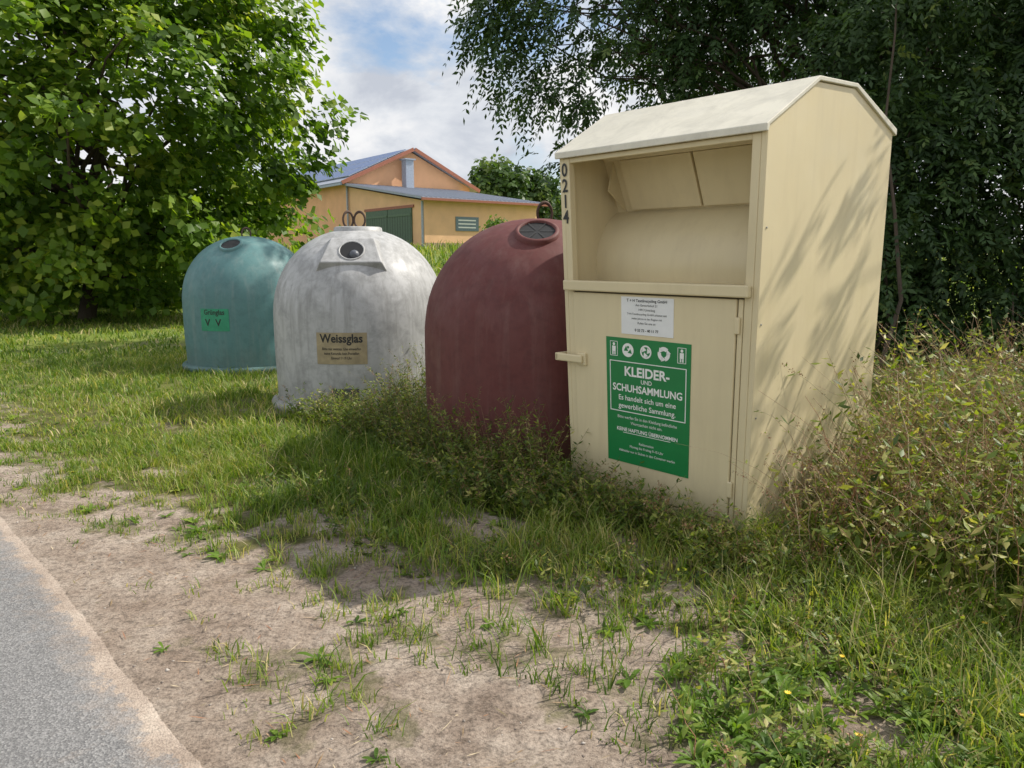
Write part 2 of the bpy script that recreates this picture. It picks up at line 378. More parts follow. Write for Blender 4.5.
def kf(p):
    u=p[:,0]/p[:,1]
    return (rng.random(len(p))<np.where((u>.12)&(u<.36),.72,1.0))
aex=np.array([[-.4,15,6.6],[-.2,15,5.9],[.0,15,5.3],[.2,15.2,4.8],[.7,15,4.5],[-.1,14.8,6.2],[.5,15,5.4],[1.0,15,4.9],[.6,15,6.2],[1.4,15,5.6],[1.3,15,4.4],[2.0,15,5.1],[2.4,15,5.9],[1.7,15.3,6.4],[2.9,15,5.2],[.2,15,6.8],[1.1,15.2,6.9],[-.5,15.1,6.0],[-.3,14.9,5.5],[3.2,15,6.2],[.9,14.8,5.9],[1.9,14.9,6.8]])
ash_tree('ash_tree',(6.5,15.5,0),(6.6,15.8,7.6),(7.6,3.8,4.3),370,38,8,3.6,kf,aex,lf=.13,Lr=.34)
hang=np.array([[5.3,5.7,5.2],[4.6,5.2,4.4]])
ash_tree('ash_tree',(10.6,12.0,0),(10.6,12.0,5.6),(4.2,3.0,4.8),320,38,15,.6,None,hang,lf=.105,Lr=.30,clr=(.4,.85))
def shrub_mass(name,x0,x1,y0,y1,h,n,per,lf,seed,mat=AL,sz=.8,comp=True):
    e=empty(name)
    x=rng.uniform(x0,x1,n);y=rng.uniform(y0,y1,n); z=H(x,y)+rng.random(n)*h*(.55+.7*fbm(x*.6,y*.6,seed))
    cp=np.stack([x,y,z],1); idx=np.repeat(np.arange(n),per); m=len(idx)
    o=norm(rng.normal(0,1,(m,3)))*(rng.random(m)**.5)[:,None]; P=cp[idx]+o*sz*np.array([1,1,.7]); P[:,2]=np.maximum(P[:,2],H(P[:,0],P[:,1])+.1)
    if comp:
        V,F,v=sprays(P,norm(o+[0,-.4,.1]),5,lf*3.2,lf)
    else:
        Nn=norm(o*.6+np.array([0,-.3,.6])+rng.normal(0,.5,(m,3))); D=norm(np.cross(Nn,rng.normal(0,1,(m,3)))); Wd=norm(np.cross(Nn,D))
        L=lf*rng.uniform(.7,1.3,m); V,F=leaves(P,D,Wd,L,L*.8,.1); v=np.repeat(np.clip(rng.normal(.4,.18,n)[idx]+rng.normal(0,.12,m),0,1),4)
    npmesh('foliage',V,F,mat,var=v,parent=e)
    ps=[]
    for i in rng.choice(n,min(n,30),replace=False):
        b=np.array([x[i]+rng.normal(0,.4),y[i]+rng.normal(0,.3),0]); b[2]=H(b[0],b[1])-.05
        ps.append((curve(b,cp[i]+[0,0,.3],.1,6,.2),np.linspace(.035,.008,6)))
    V,F=tubes(ps,5); npmesh('stems',V,F,BK,parent=e,smooth=True)
    return e
shrub_mass('shrub_thicket',5.0,14,11.0,13.8,5.8,350,30,.12,71,sz=.8)
shrub_mass('hedge',-24,-8,23.5,26,3.6,230,75,.23,72,ML,.9,False)
shrub_mass('shrub_thicket',1.2,7,13.5,16,4.2,130,26,.13,75,sz=.8)
def far_trees(name,specs,lf,per):
    e=empty(name); Ps=[]
    for (cx,cy,cz,rx,rz_,n) in specs:
        p=crown_pts((cx,cy,cz),(rx,rx,rz_),n,cx,.4,.35,H(np.array([cx]),np.array([cy]))[0]+.1); Ps.append(p)
    cp=np.concatenate(Ps); k=len(cp); idx=np.repeat(np.arange(k),per); m=len(idx)
    o=norm(rng.normal(0,1,(m,3))); P=cp[idx]+o*(rng.random(m)**.5)[:,None]*1.1
    Nn=norm(o*.6+np.array([0,-.2,.6])+rng.normal(0,.5,(m,3))); D=norm(np.cross(Nn,rng.normal(0,1,(m,3)))); Wd=norm(np.cross(Nn,D))
    L=lf*rng.uniform(.7,1.3,m); V,F=leaves(P,D,Wd,L,L*.8,.1)
    npmesh('foliage',V,F,AL,var=np.repeat(np.clip(rng.normal(.75,.2,k)[idx],0,1),4),parent=e)
    V,F=tubes([(curve((s[0],s[1],1.5),(s[0],s[1],s[2]),0,5,.05),np.linspace(.4,.1,5)) for s in specs],6)
    npmesh('trunks',V,F,BK,parent=e,smooth=True)
far_trees('distant_trees',[(-1.2,82,8.6,3.3,3.4,70),(2.4,84,8.0,2.6,3.0,45),(6,86,5,4,3.4,50),(12,88,5.2,5,3.6,60),(20,90,6,5,4.5,60),(30,92,6,6,4.5,60),(-30,90,5,6,5,60),(-42,92,6,6,5,60),(-52,90,6,6,5,60)],.55,60)
shrub_mass('garden_shrub',-1.5,-.2,38,39,1.4,14,60,.16,77,ML,.5,False)

# ------------------------------------------------------------ weeds
WL=leafmat('weed_leaf_mat',[(0,(.05,.085,.018)),(.4,(.13,.19,.03)),(.7,(.28,.32,.06)),(1,(.50,.43,.17))],trans=.34)
WS=leafmat('weed_stem_mat',[(0,(.12,.15,.05)),(.5,(.29,.21,.10)),(.8,(.34,.155,.085)),(1,(.58,.47,.31))],trans=.0)
def weeds(name,bx,by,hh,lean,leaf_n,leafL,seedfrac,dryness,seedcol=.85,rad=.0022,leafw=.3):
    e=empty(name); n=len(bx); K=7
    tt=np.linspace(0,1,K)
    az=rng.uniform(0,2*math.pi,n); ln=rng.uniform(*lean,n)*hh
    curvp=rng.uniform(1.3,2.4,n)
    pts=np.zeros((n,K,3)); bz=H(bx,by)-.02
    for k in range(K):
        f=tt[k]; pts[:,k,0]=bx+np.cos(az)*ln*f**curvp; pts[:,k,1]=by+np.sin(az)*ln*f**curvp; pts[:,k,2]=bz+hh*(f-.18*f*f*(ln/hh))
    pts[:,1:,:]+=rng.normal(0,.008,(n,K-1,3))
    r=rad*(1-tt*.6)
    an=np.array([0,2.1,4.2])
    ring=pts[:,:,None,:]+(r[:,None,None]*np.stack([np.cos(an),np.sin(an),0*an],1)[None]) [None]
    V=ring.reshape(-1,3); base=(np.arange(n)*K*3)[:,None,None]+(np.arange(K-1)*3)[None,:,None]
    Fs=[]
    for j in range(3):
        j2=(j+1)%3
        a=(base+j).ravel(); b=(base+j2).ravel(); Fs.append(np.stack([a,b,b+3,a+3],1))
    sv=np.clip(rng.normal(.25+.5*dryness,.22,n),0,1)
    npmesh('stems',V,np.concatenate(Fs),WS,var=np.repeat(sv,K*3),parent=e)
    def at(i,f):
        q=f*(K-1); a=np.minimum(q.astype(int),K-2); fr=(q-a)[:,None]; return pts[i,a]*(1-fr)+pts[i,a+1]*fr
    i=np.repeat(np.arange(n),leaf_n); f=rng.uniform(.08,1,len(i)); P=at(i,f)
    a2=rng.uniform(0,2*math.pi,len(i)); D=norm(np.stack([np.cos(a2),np.sin(a2),rng.uniform(-.3,1.1,len(i))],1)); Wd=norm(np.cross(D,rng.normal(0,.4,(len(i),3))+[0,0,1.]))
    L=leafL*rng.uniform(.5,1.3,len(i))*(1.15-.6*f)
    V,F=leaves(P,D,Wd,L,L*leafw,.1); lv=np.clip(rng.normal(.35+.3*dryness,.2,len(i))+(np.repeat(rng.normal(0,.15,n),leaf_n)),0,1)
    npmesh('leaves',V,F,WL,var=np.repeat(lv,4),parent=e)
    sel=np.where(rng.random(n)<seedfrac)[0]
    if len(sel):
        i=np.repeat(sel,30); f=1-rng.random(len(i))**1.3*.32; P=at(i,f)+rng.normal(0,.011,(len(i),3))
        D=norm(rng.normal(0,1,(len(i),3))+[0,0,.8]); Wd=norm(np.cross(D,rng.normal(0,1,(len(i),3)))); L=rng.uniform(.007,.015,len(i))
        V,F=leaves(P,D,Wd,L,L*.6,.2); npmesh('seed_heads',V,F,WS,var=np.repeat(np.clip(rng.normal(seedcol,.12,len(i)),0,1),4),parent=e)
    return e
def inpoly(x,y,poly):
    c=np.zeros(len(x),bool); j=len(poly)-1
    for i in range(len(poly)):
        xi,yi=poly[i];xj,yj=poly[j]
        c^=((yi>y)!=(yj>y))&(x<(xj-xi)*(y-yi)/(yj-yi+1e-12)+xi); j=i
    return c
def scatter(poly,n,pad=.03):
    p=np.array(poly); x=rng.uniform(p[:,0].min(),p[:,0].max(),n*5); y=rng.uniform(p[:,1].min(),p[:,1].max(),n*5)
    m=inpoly(x,y,poly)&~blocked(x,y,pad); x=x[m][:n];y=y[m][:n]; return x,y
TP=[(1.46,3.95),(1.72,3.4),(2.1,2.9),(3.4,2.8),(5.5,4),(6.5,7),(3.4,6.6),(2.3,5.0)]
x,y=scatter(TP,1900); hh=rng.uniform(.35,1.1,len(x))*(.6+.5*sstep(1.4,2.4,x))*(.7+.7*fbm(x*1.5,y*1.5,5))
weeds('weed_thicket',x,y,hh,(.2,1.0),19,.095,.15,.60,.7,.0028,leafw=.36)
x,y=scatter(TP,700); hh=rng.uniform(.6,1.2,len(x))*(.6+.45*sstep(1.4,2.4,x))
weeds('dry_weeds',x,y,hh,(.2,1.0),9,.045,.5,.95,.75,.0038)
x,y=scatter([(1.36,3.9),(1.6,3.5),(2.1,3.6),(2.3,4.4),(2.1,4.75)],170); weeds('dry_weeds',x,y,rng.uniform(.3,.85,len(x)),(.3,1.1),9,.05,.5,.9,.75,.003)
FR=[(.45,4.85),(.9,4.2),(.55,4.1),(-.3,4.6),(-.9,5.6),(-1.7,6.7),(-2.2,7.4),(-1.2,7.2),(-.7,6.3),(0,5.3)]
x,y=scatter(FR,1050); hh=rng.uniform(.14,.42,len(x))*(.7+.7*fbm(x*1.5,y*1.5,8))
weeds('weeds',x,y,hh,(.2,.9),18,.06,.12,.08,.6,leafw=.36)
GP=[(-1.0,7.4),(-.85,6.7),(-.2,5.7),(.45,4.9),(.1,4.7),(-.9,5.6),(-1.3,6.9)]
x,y=scatter(GP,400); hh=rng.uniform(.3,.7,len(x)); weeds('tall_weeds',x,y,hh,(.1,.6),26,.055,.15,.12,.6)
x,y=scatter([(-1.2,7.6),(-.9,7.2),(-.5,7.1),(-.6,7.7),(-.9,8)],90); hh=rng.uniform(.35,.8,len(x)); weeds('tall_weeds',x,y,hh,(.1,.5),20,.055,.2,.12,.6)
CF=[(1.3,3.9),(1.55,3.5),(1.0,3.6),(.5,4.3),(.5,4.75),(.9,4.25)]
x,y=scatter(CF,260); hh=rng.uniform(.10,.34,len(x)); weeds('weeds',x,y,hh,(.2,.9),16,.06,.15,.3,.7)
SHD=[(-1.9,6.4),(-.6,4.9),(.3,3.9),(1.2,3.5),(.9,3.1),(-.2,3.3),(-1.4,4.4),(-2.4,5.8)]
x,y=scatter(SHD,520); k=rng.random(len(x))<sstep(.4,.55,fbm(x*1.9,y*1.9,87)); weeds('weeds',x[k],y[k],rng.uniform(.07,.22,k.sum()),(.3,1.0),12,.05,.1,.1,.6,leafw=.38)
BB=[(-2.5,11.5),(-1,9.5),(1.2,7.4),(2.5,6.6),(5,8),(5,13),(-3,14)]
x,y=scatter(BB,900); hh=rng.uniform(.2,.7,len(x)); weeds('meadow_weeds',x,y,hh,(.2,.7),9,.07,.4,.4,.8,.003)

def rosettes(name,x,y,size,nl,aspect,mat,upright=(.25,.9)):
    Vs=[];Fs=[];vs=[];o=0
    zz=H(x,y)
    for i in range(len(x)):
        base=np.array([x[i],y[i],zz[i]]); vv=rng.normal(.45,.17)
        for k in range(int(rng.integers(nl[0],nl[1]))):
            a=rng.uniform(0,2*math.pi); up=rng.uniform(*upright); L=size[i]*rng.uniform(.5,1.2); w=L*aspect*rng.uniform(.8,1.2)
            d=np.array([math.cos(a),math.sin(a),0]); s=np.array([-math.sin(a),math.cos(a),0])
            f=np.array([0,.3,.6,.85,1]); wd=np.array([.18,.75,1,.7,.03])*w/2
            rr=L*f*(1-.15*up); hz=L*up*(f-.62*f*f)
            for j in range(5):
                c=base+d*rr[j]+np.array([0,0,hz[j]])
                Vs+= [c-s*wd[j]+[0,0,wd[j]*.35],c,c+s*wd[j]+[0,0,wd[j]*.35]]
            for j in range(4):
                b=o+j*3; Fs+=[(b,b+1,b+4,b+3),(b+1,b+2,b+5,b+4)]
            o+=15; vs+=[float(np.clip(vv+rng.normal(0,.12),0,1))]*15
    return npmesh(name,np.array(Vs),np.array(Fs),mat,var=np.array(vs),smooth=True)
BL=leafmat('broadleaf_mat',[(0,(.06,.12,.016)),(.5,(.14,.24,.03)),(.8,(.25,.34,.055)),(1,(.42,.40,.13))],trans=.38,rough=.5,spec=.3)
nn=6200; y=np.sqrt(rng.uniform(1.7**2,7.5**2,nn)); x=rng.uniform(-1,1,nn)*(y*.74+.5); g=grassiness(x,y)
k=(rng.random(nn)<g*.20*(1+1.6*(x>.5)*(y<4)))&~blocked(x,y,.03); x=x[k];y=y[k]
rosettes('broadleaf_plants',x,y,rng.uniform(.025,.09,len(x)),(6,13),.28,BL)
RG=[(.9,3.1),(.6,2.6),(.45,1.7),(3.0,1.7),(3.3,3.1),(1.9,3.3),(1.5,3.7)]
x,y=scatter(RG,800); k=rng.random(len(x))<sstep(.40,.55,fbm(x*2.6,y*2.6,77)); x=x[k];y=y[k]
rosettes('broadleaf_plants',x,y,rng.uniform(.035,.12,len(x)),(7,15),.17,BL,(.5,1.5))
x,y=scatter(RG,620); k=rng.random(len(x))<sstep(.35,.55,fbm(x*2.6,y*2.6,79)); weeds('weeds',x[k],y[k],rng.uniform(.08,.28,k.sum()),(.3,1.0),16,.05,.12,.35,.7,leafw=.38)
# small flowers
t=NT('flower_mat'); p=t.n('ShaderNodeBsdfPrincipled',Roughness=.5); t.l(t.ramp(t.noise(t.n('ShaderNodeTexCoord').outputs['Object'],3,2),[(.4,(.75,.42,.02)),(.6,(.8,.55,.04))]),p.inputs['Base Color']); FM=t.out(p.outputs[0])
def flowers(name,x,y,z,r,mat):
    n=len(x); i=np.repeat(np.arange(n),9); a=np.tile(np.arange(9)*2*math.pi/9,n); D=norm(np.stack([np.cos(a),np.sin(a),.25+0*a],1)); Wd=norm(np.cross(D,[0,0,1.]))
    V,F=leaves(np.stack([x[i],y[i],z[i]],1),D,Wd,r,r*.55); npmesh(name,V,F,mat)
x,y=scatter(RG,9); flowers('yellow_flowers',x,y,H(x,y)+.09,.014,FM)
# pebbles & straw
nn=6500; y=np.sqrt(rng.uniform(1.7**2,6.5**2,nn)); x=rng.uniform(-1,1,nn)*(y*.74+.3); d,s=road_ds(x,y)
k=(d>.06)&(rng.random(nn)<1-.8*grassiness(x,y))&(rng.random(nn)<fbm(x*2,y*2,91)); x=x[k];y=y[k];d=d[k]; n=len(x)
r=.002+.004*rng.random(n)**4*2.2; oc=np.array([[1,0,0],[0,1,0],[-1,0,0],[0,-1,0],[0,0,.7],[0,0,-.7]])
V=np.stack([x,y,H(x,y)+r*.1],1)[:,None,:]+oc[None]*r[:,None,None]*rng.uniform(.6,1.3,(n,6,1))
b=(np.arange(n)*6)[:,None]; of=np.array([[0,1,4],[1,2,4],[2,3,4],[3,0,4],[1,0,5],[2,1,5],[3,2,5],[0,3,5]])
PB=leafmat('pebble_mat',[(0,(.16,.13,.11)),(.5,(.32,.28,.24)),(1,(.5,.45,.4))],trans=0.0,rough=.9,spec=.1)
npmesh('pebbles',V.reshape(-1,3),(b[:,:,None]+of[None]).reshape(-1,3),PB,var=np.repeat(rng.random(n),6))
nn=2600; y=np.sqrt(rng.uniform(1.7**2,6**2,nn)); x=rng.uniform(-1,1,nn)*(y*.74+.3); d,s=road_ds(x,y); k=(d>.1)&~blocked(x,y,.02); x=x[k];y=y[k]; n=len(x)
a2=rng.uniform(0,6.28,n); D=norm(np.stack([np.cos(a2),np.sin(a2),rng.normal(0,.12,n)],1)); Wd=norm(np.cross(D,[0,0,1.])); 
V,F=leaves(np.stack([x,y,H(x,y)+.008],1),D,Wd,rng.uniform(.015,.10,n),rng.uniform(.0015,.006,n))
npmesh('dry_straw',V,F,WS,var=np.repeat(np.clip(rng.normal(.7,.25,n),0,1),4))

# ------------------------------------------------------------ text
def textmesh(s,size,bold=0,align='CENTER',sx=1.0):
    cu=bpy.data.curves.new('t','FONT'); cu.body=s; cu.size=size; cu.align_x=align; cu.align_y='CENTER'; cu.offset=bold*size; cu.resolution_u=3
    ob=bpy.data.objects.new('t',cu); link(ob); dg=bpy.context.evaluated_depsgraph_get(); dg.update()
    me=bpy.data.meshes.new_from_object(ob.evaluated_get(dg)); bpy.data.objects.remove(ob)
    V=[(v.co.x*sx,v.co.y) for v in me.vertices]; F=[tuple(p.vertices) for p in me.polygons]
    return V,F
def put_text(name,s,size,fn,mat,parent,bold=0,align='CENTER',sx=1.0):
    V,F=textmesh(s,size,bold,align,sx)
    if not F: return
    return mk(name,[fn(x,y) for x,y in V],F,mat,parent)

# ------------------------------------------------------------ clothes container
CR=empty('clothes_donation_container',(CO[0],CO[1],0),math.atan2(CX[1],CX[0]))
cream=paint('cream_paint',(.73,.62,.385),dirt=(.40,.30,.17),amount=.15,rough=.40,bump=.08,splash=.9)
creamroof=paint('weathered_cream_roof',(.74,.70,.58),dirt=(.38,.36,.29),amount=.45,rough=.55,streak=False,scale=2)
dark=plain('dark_steel',(.03,.03,.03),.6); steel=plain('galvanised_steel',(.35,.35,.34),.4,.8)
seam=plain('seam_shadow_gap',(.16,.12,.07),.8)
def tp(x,y,z):
    q=x/1.31
    return (x-.155*(z/2.17)*(1-q)+.01*(1-q)+q*(.012+.012*z/2.17),y,z)
def cbox(name,x0,x1,y0,y1,z0,z1,mat=cream,bevel=.004,parent=CR,f=tp):
    V=[f(x,y,z) for z in (z0,z1) for y in (y0,y1) for x in (x0,x1)]
    return mk(name,V,[(0,2,3,1),(4,5,7,6),(0,1,5,4),(2,6,7,3),(0,4,6,2),(1,3,7,5)],mat,parent,bevel=bevel)
def cprism(name,prof,x0,x1,mat=cream,bevel=.003,parent=CR,f=tp):
    k=len(prof); V=[f(x0,y,z) for y,z in prof]+[f(x1,y,z) for y,z in prof]
    F=[tuple(range(k)),tuple(range(2*k-1,k-1,-1))]+[(i,i+k,(i+1)%k+k,(i+1)%k) for i in range(k)]
    o=mk(name,V,F,mat,parent,bevel=bevel)
    import bmesh
    bm=bmesh.new(); bm.from_mesh(o.data); bmesh.ops.recalc_face_normals(bm,faces=bm.faces); bm.to_mesh(o.data); bm.free()
    return o
side=[(0,.05),(1.42,.05),(1.42,2.31),(.89,2.50),(.47,2.48),(0,2.205)]
cprism('side_panel_right',side,1.28,1.31,bevel=.006); cprism('side_panel_left',side,0,.03)
roofp=[(-.03,2.175),(-.03,2.212),(.465,2.507),(.895,2.527),(1.445,2.335),(1.445,2.295),(1.43,2.30),(.89,2.503),(.47,2.483),(0,2.208),(-.012,2.175)]
cprism('roof',roofp,-.012,1.322,creamroof,.004)
cbox('back_panel',.03,1.28,1.395,1.42,.05,2.29)
cbox('front_post_left',.03,.075,0,.05,.05,2.175); cbox('front_post_right',1.235,1.28,0,.05,.05,2.175)
cbox('header_bar',.075,1.235,.004,.03,2.145,2.175)
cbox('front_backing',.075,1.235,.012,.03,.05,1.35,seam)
cbox('shelf',.03,1.28,.03,.30,1.385,1.405)
cbox('shelf_lip',.028,1.275,-.045,-.003,1.345,1.41,bevel=.008)
cbox('shelf_gap_strip',.03,1.28,-.002,.03,1.352,1.384)
cbox('loading_door',.081,1.20,-.014,.008,.11,1.335,bevel=.006)
cbox('door_fold_right',1.205,1.232,-.004,.01,.11,1.335)
cbox('door_sill',.078,1.232,-.006,.010,.052,.104)
cbox('bottom_sill',.03,1.28,.002,.03,.02,.048,dark)
for sx_ in (.06,1.17): cbox('skid',sx_,sx_+.08,.05,1.38,-.01,.048,dark)
arc=[(.29,1.405),(.275,1.48),(.285,1.58),(.325,1.68),(.385,1.765),(.46,1.83),(.52,1.86)]
V=[tp(.03,y,z) for y,z in arc]+[tp(1.28,y,z) for y,z in arc]; k=len(arc)
mk('chute_drum',V,[(i,i+k,i+k+1,i+1) for i in range(k-1)],cream,CR,smooth=True)
def on_flap(t_,off):
    y=.52+(-.21)*t_; z=1.86+.53*t_; nl=math.hypot(.53,.21); return (y-off*.53/nl, z-off*.21/nl)
def flap(name,x0,x1,t0,t1,o0,o1,bev=.004):
    a=on_flap(t0,o0);b=on_flap(t0,o1);c=on_flap(t1,o1);d=on_flap(t1,o0)
    return cprism(name,[a,b,c,d],x0,x1,bevel=bev)
flap('baffle',.03,1.28,0,1,-.01,0,0)
flap('baffle_panel',.16,.66,.03,.62,.003,.026); flap('baffle_panel',.675,1.17,.03,.62,.003,.026)
flap('baffle_flange',.06,1.26,.63,.72,.003,.04)
cprism('bracket',[on_flap(0.0,.002),(.34,1.99),on_flap(.6,.002)],1.215,1.228,bevel=0)
cprism('bracket',[on_flap(0.0,.002),(.34,1.99),on_flap(.6,.002)],.09,.10,bevel=0)
cbox('latch_bar',-.055,.17,-.055,-.035,.885,.935,bevel=.008)
cbox('latch_keeper',-.055,-.03,-.055,.05,.885,.935,bevel=.005)
cbox('latch_block',.12,.185,-.035,-.014,.87,.95,bevel=.006)
for z in (.25,1.15): cbox('hinge',1.195,1.225,-.022,-.006,z,z+.09,bevel=.006)
for z in (.2,.7,1.2,1.7): cbox('rivet',1.309,1.314,.035,.045,z,z+.01,steel,bevel=.002)
green=plain('poster_green',(.008,.20,.05),.35,var=.06); white=plain('print_white',(.85,.85,.80),.45,var=.04); paper=plain('paper_white',(.80,.80,.78),.5,var=.04); ink=plain('print_black',(.02,.02,.02),.5)
cbox('poster',.345,.943,-.0175,-.0145,.30,1.072,green,.0)
def pt(cx,cz,y=-.019):
    return lambda x,yy:tp(cx+x,y,cz+yy)
def ptext(s,size,cx,cz,mat=white,bold=0,sx=1.0,y=-.019): put_text('lettering',s,size,pt(cx,cz,y),mat,CR,bold,sx=sx)
C=.644
ptext('KLEIDER-',.080,C,.868,bold=.03,sx=1.0)
ptext('UND',.036,C,.815,bold=.01)
ptext('SCHUHSAMMLUNG',.062,C,.765,bold=.022,sx=.93)
ptext('Es handelt sich um eine',.045,C,.705,bold=.01,sx=.98)
ptext('gewerbliche Sammlung.',.045,C,.655,bold=.01,sx=.98)
ptext('Bitte werfen Sie in den Kleidung befindliche',.026,C,.585,sx=.95); ptext('Wertsachen nicht ein.',.026,C,.553)
ptext('KEINE HAFTUNG ÜBERNOMMEN',.031,C,.508,bold=.02,sx=.98)
ptext('Reklamation',.022,C,.435); ptext('Montag bis Freitag 9-15 Uhr',.022,C,.408); ptext('Altkleider nur in Säcken in den Container werfen',.022,C,.375,sx=.95)
def bar(x0,x1,z0,z1,mat=white,y0=-.0195,y1=-.0180): cbox('print_line',x0,x1,y0,y1,z0,z1,mat,0)
bar(.372,.918,.925,.930);bar(.372,.918,.618,.623);bar(.372,.377,.6235,.9245);bar(.913,.918,.6235,.9245)
bar(.47,.818,.488,.491)
def disc(cx,cz,r,mat=white,y=-.0188,r0=0,a0=0,a1=360,n=28):
    V=[];F=[]
    for i in range(n+1):
        a=R(a0+(a1-a0)*i/n); V+=[tp(cx+r0*math.cos(a),y,cz+r0*math.sin(a)),tp(cx+r*math.cos(a),y,cz+r*math.sin(a))]
    for i in range(n): F.append((2*i,2*i+1,2*i+3,2*i+2))
    mk('icon',V,F,mat,CR)
def tri(cx,cz,r,a,mat=white,y=-.0188):
    mk('icon',[tp(cx+r*math.cos(R(a+q)),y,cz+r*math.sin(R(a+q))) for q in (0,125,235)],[(0,1,2)],mat,CR)
for cx in (.405,.885):
    bar(cx-.028,cx+.028,1.045,1.048); bar(cx-.028,cx+.028,.958,.961); bar(cx-.028,cx-.025,.9615,1.0445); bar(cx+.025,cx+.028,.9615,1.0445)
    disc(cx,1.03,.009); bar(cx-.013,cx+.013,.985,1.018); bar(cx-.012,cx-.003,.965,.984); bar(cx+.003,cx+.012,.965,.984)
disc(.51,1.0,.042); tri(.497,1.006,.02,90,green,-.0194); tri(.525,.99,.018,200,green,-.0194); disc(.512,1.018,.008,green,-.0194)
disc(.64,1.0,.040,r0=.030); 
for a in (20,140,260): tri(.64+.02*math.cos(R(a)),1.0+.02*math.sin(R(a)),.02,a+90)
for a in (90,210,330):
    disc(.765,1.0,.042,r0=.018,a0=a-45,a1=a+42); tri(.765+.03*math.cos(R(a+52)),1.0+.03*math.sin(R(a+52)),.02,a+142)
cbox('info_label',.463,.826,-.0175,-.0145,1.098,1.322,paper,0)
for i,(s,sz) in enumerate([('T + H Textilrecycling GmbH',.024),('Am Gewerbehof 21',.019),('14913 Jüterbog',.019),('T+H Textilrecycling GmbH arbeitet seit',.017),('vielen Jahren in der Region mit',.017),('Rufen Sie uns an',.019)]):
    ptext(s,sz,.644,1.30-i*.0265,ink,.012 if i in(0,) else 0)
ptext('0 33 72 - 40 11 77',.022,.644,1.125,ink,.02)
for i,ch in enumerate('0214'): ptext(ch,.115,.040,2.10-i*.098,ink,.02,sx=.8,y=-.0045)

# ------------------------------------------------------------ domes
pz=pr=None
def rz(z): return float(np.interp(z,pz,pr))
def dome(cx,cy,mat,yaw=0):
    d=np.array([cx,cy])/math.hypot(cx,cy); e=empty('glass_recycling_container',(cx,cy,0),math.atan2(-d[0],d[1])+R(yaw))
    n=64; V=[];F=[]
    zz=np.concatenate([np.linspace(0,1.0,10),1.0+.86*np.sin(np.linspace(.08,math.pi/2,16))])
    prof=[]
    for z in zz:
        if z<=1.0: r=.885+.022*math.sin(z/1.0*math.pi*.62)
        else:
            q=(z-1.0)/.86; r=.902*math.sqrt(max(0,1-q**1.95))**.92
        prof.append((z,r))
    prof[0]=(0,.885)
    global pz,pr
    pz=np.array([p[0] for p in prof]); pr=np.array([p[1] for p in prof])
    for z,r in prof:
        r=max(r,.002)
        for i in range(n):
            a=2*math.pi*i/n; V.append((r*math.cos(a),r*math.sin(a),z))
    k=len(prof)
    for j in range(k-1):
        for i in range(n): F.append((j*n+i,j*n+(i+1)%n,(j+1)*n+(i+1)%n,(j+1)*n+i))
    F.append(tuple((k-1)*n+i for i in range(n)))
    mk('shell',V,F,mat,e,smooth=True)
    lathe('base_flange',[(.90,-.02),(.955,-.02),(.965,.05),(.95,.075),(.895,.085)],mat,e)
    return e
def lathe(name,rp,mat,parent,n=64,M=None,smooth=True):
    V=[];F=[];k=len(rp)
    for r,z in rp:
        for i in range(n):
            a=2*math.pi*i/n; v=Vector((r*math.cos(a),r*math.sin(a),z)); V.append(tuple(M@v) if M else tuple(v))
    for j in range(k-1):
        for i in range(n): F.append((j*n+i,j*n+(i+1)%n,(j+1)*n+(i+1)%n,(j+1)*n+i))
    return mk(name,V,F,mat,parent,smooth=smooth)
def torus(name,R0,r0,M,mat,parent,a0=0,a1=360,n=28,m=8):
    V=[];F=[]
    full=(a1-a0)>=360; cnt=n if full else n+1
    for i in range(cnt):
        a=R(a0+(a1-a0)*i/n)
        for j in range(m):
            b=2*math.pi*j/m; v=Vector(((R0+r0*math.cos(b))*math.cos(a),(R0+r0*math.cos(b))*math.sin(a),r0*math.sin(b))); V.append(tuple(M@v))
    for i in range(n):
        i2=(i+1)%cnt
        for j in range(m): F.append((i*m+j,i2*m+j,i2*m+(j+1)%m,i*m+(j+1)%m))
    return mk(name,V,F,mat,parent,smooth=True)
def tangent(phi,z):
    r=rz(z); dz=.01; nr=rz(z-dz)-rz(z+dz); t_=Vector((math.sin(phi),-math.cos(phi),0)); 
    nrm=(t_*(2*dz)+Vector((0,0,nr))).normalized(); 
    right=Vector((math.cos(phi),math.sin(phi),0)); up=nrm.cross(right).normalized()
    if up.z<0: up=-up
    M=Matrix((( right.x,up.x,nrm.x,t_.x*r),(right.y,up.y,nrm.y,t_.y*r),(right.z,up.z,nrm.z,z),(0,0,0,1)))
    return M
port_dark=plain('painted_port_dark',(.012,.012,.012),.55)  # near-black colour painted for the darkness inside the ports
def port(e,phi,z,r,mat):
    M=tangent(phi,z)
    lathe('port_collar',[(r+.035,-.035),(r+.03,.012),(r+.012,.022),(r,.018),(r-.004,-.02)],mat,e,36,M)
    V=[tuple(M@Vector((r*math.cos(a),r*math.sin(a),.004))) for a in np.linspace(0,2*math.pi,32,endpoint=False)]
    mk('port_dark_disc',V,[tuple(range(32))],port_dark,e)  # flat black disc stands in for the dark inside of the hole
    for k_ in range(6):
        a=math.pi*k_/6*2; dd=Vector((math.cos(a),math.sin(a),0)); s=Vector((-dd.y,dd.x,0))*.004
        mk('disc_rib',[tuple(M@(dd*.02+s+Vector((0,0,.007)))),tuple(M@(dd*.02-s+Vector((0,0,.007)))),tuple(M@(dd*r*.96-s+Vector((0,0,.011)))),tuple(M@(dd*r*.96+s+Vector((0,0,.011))))],[(0,1,2,3)],dark,e)
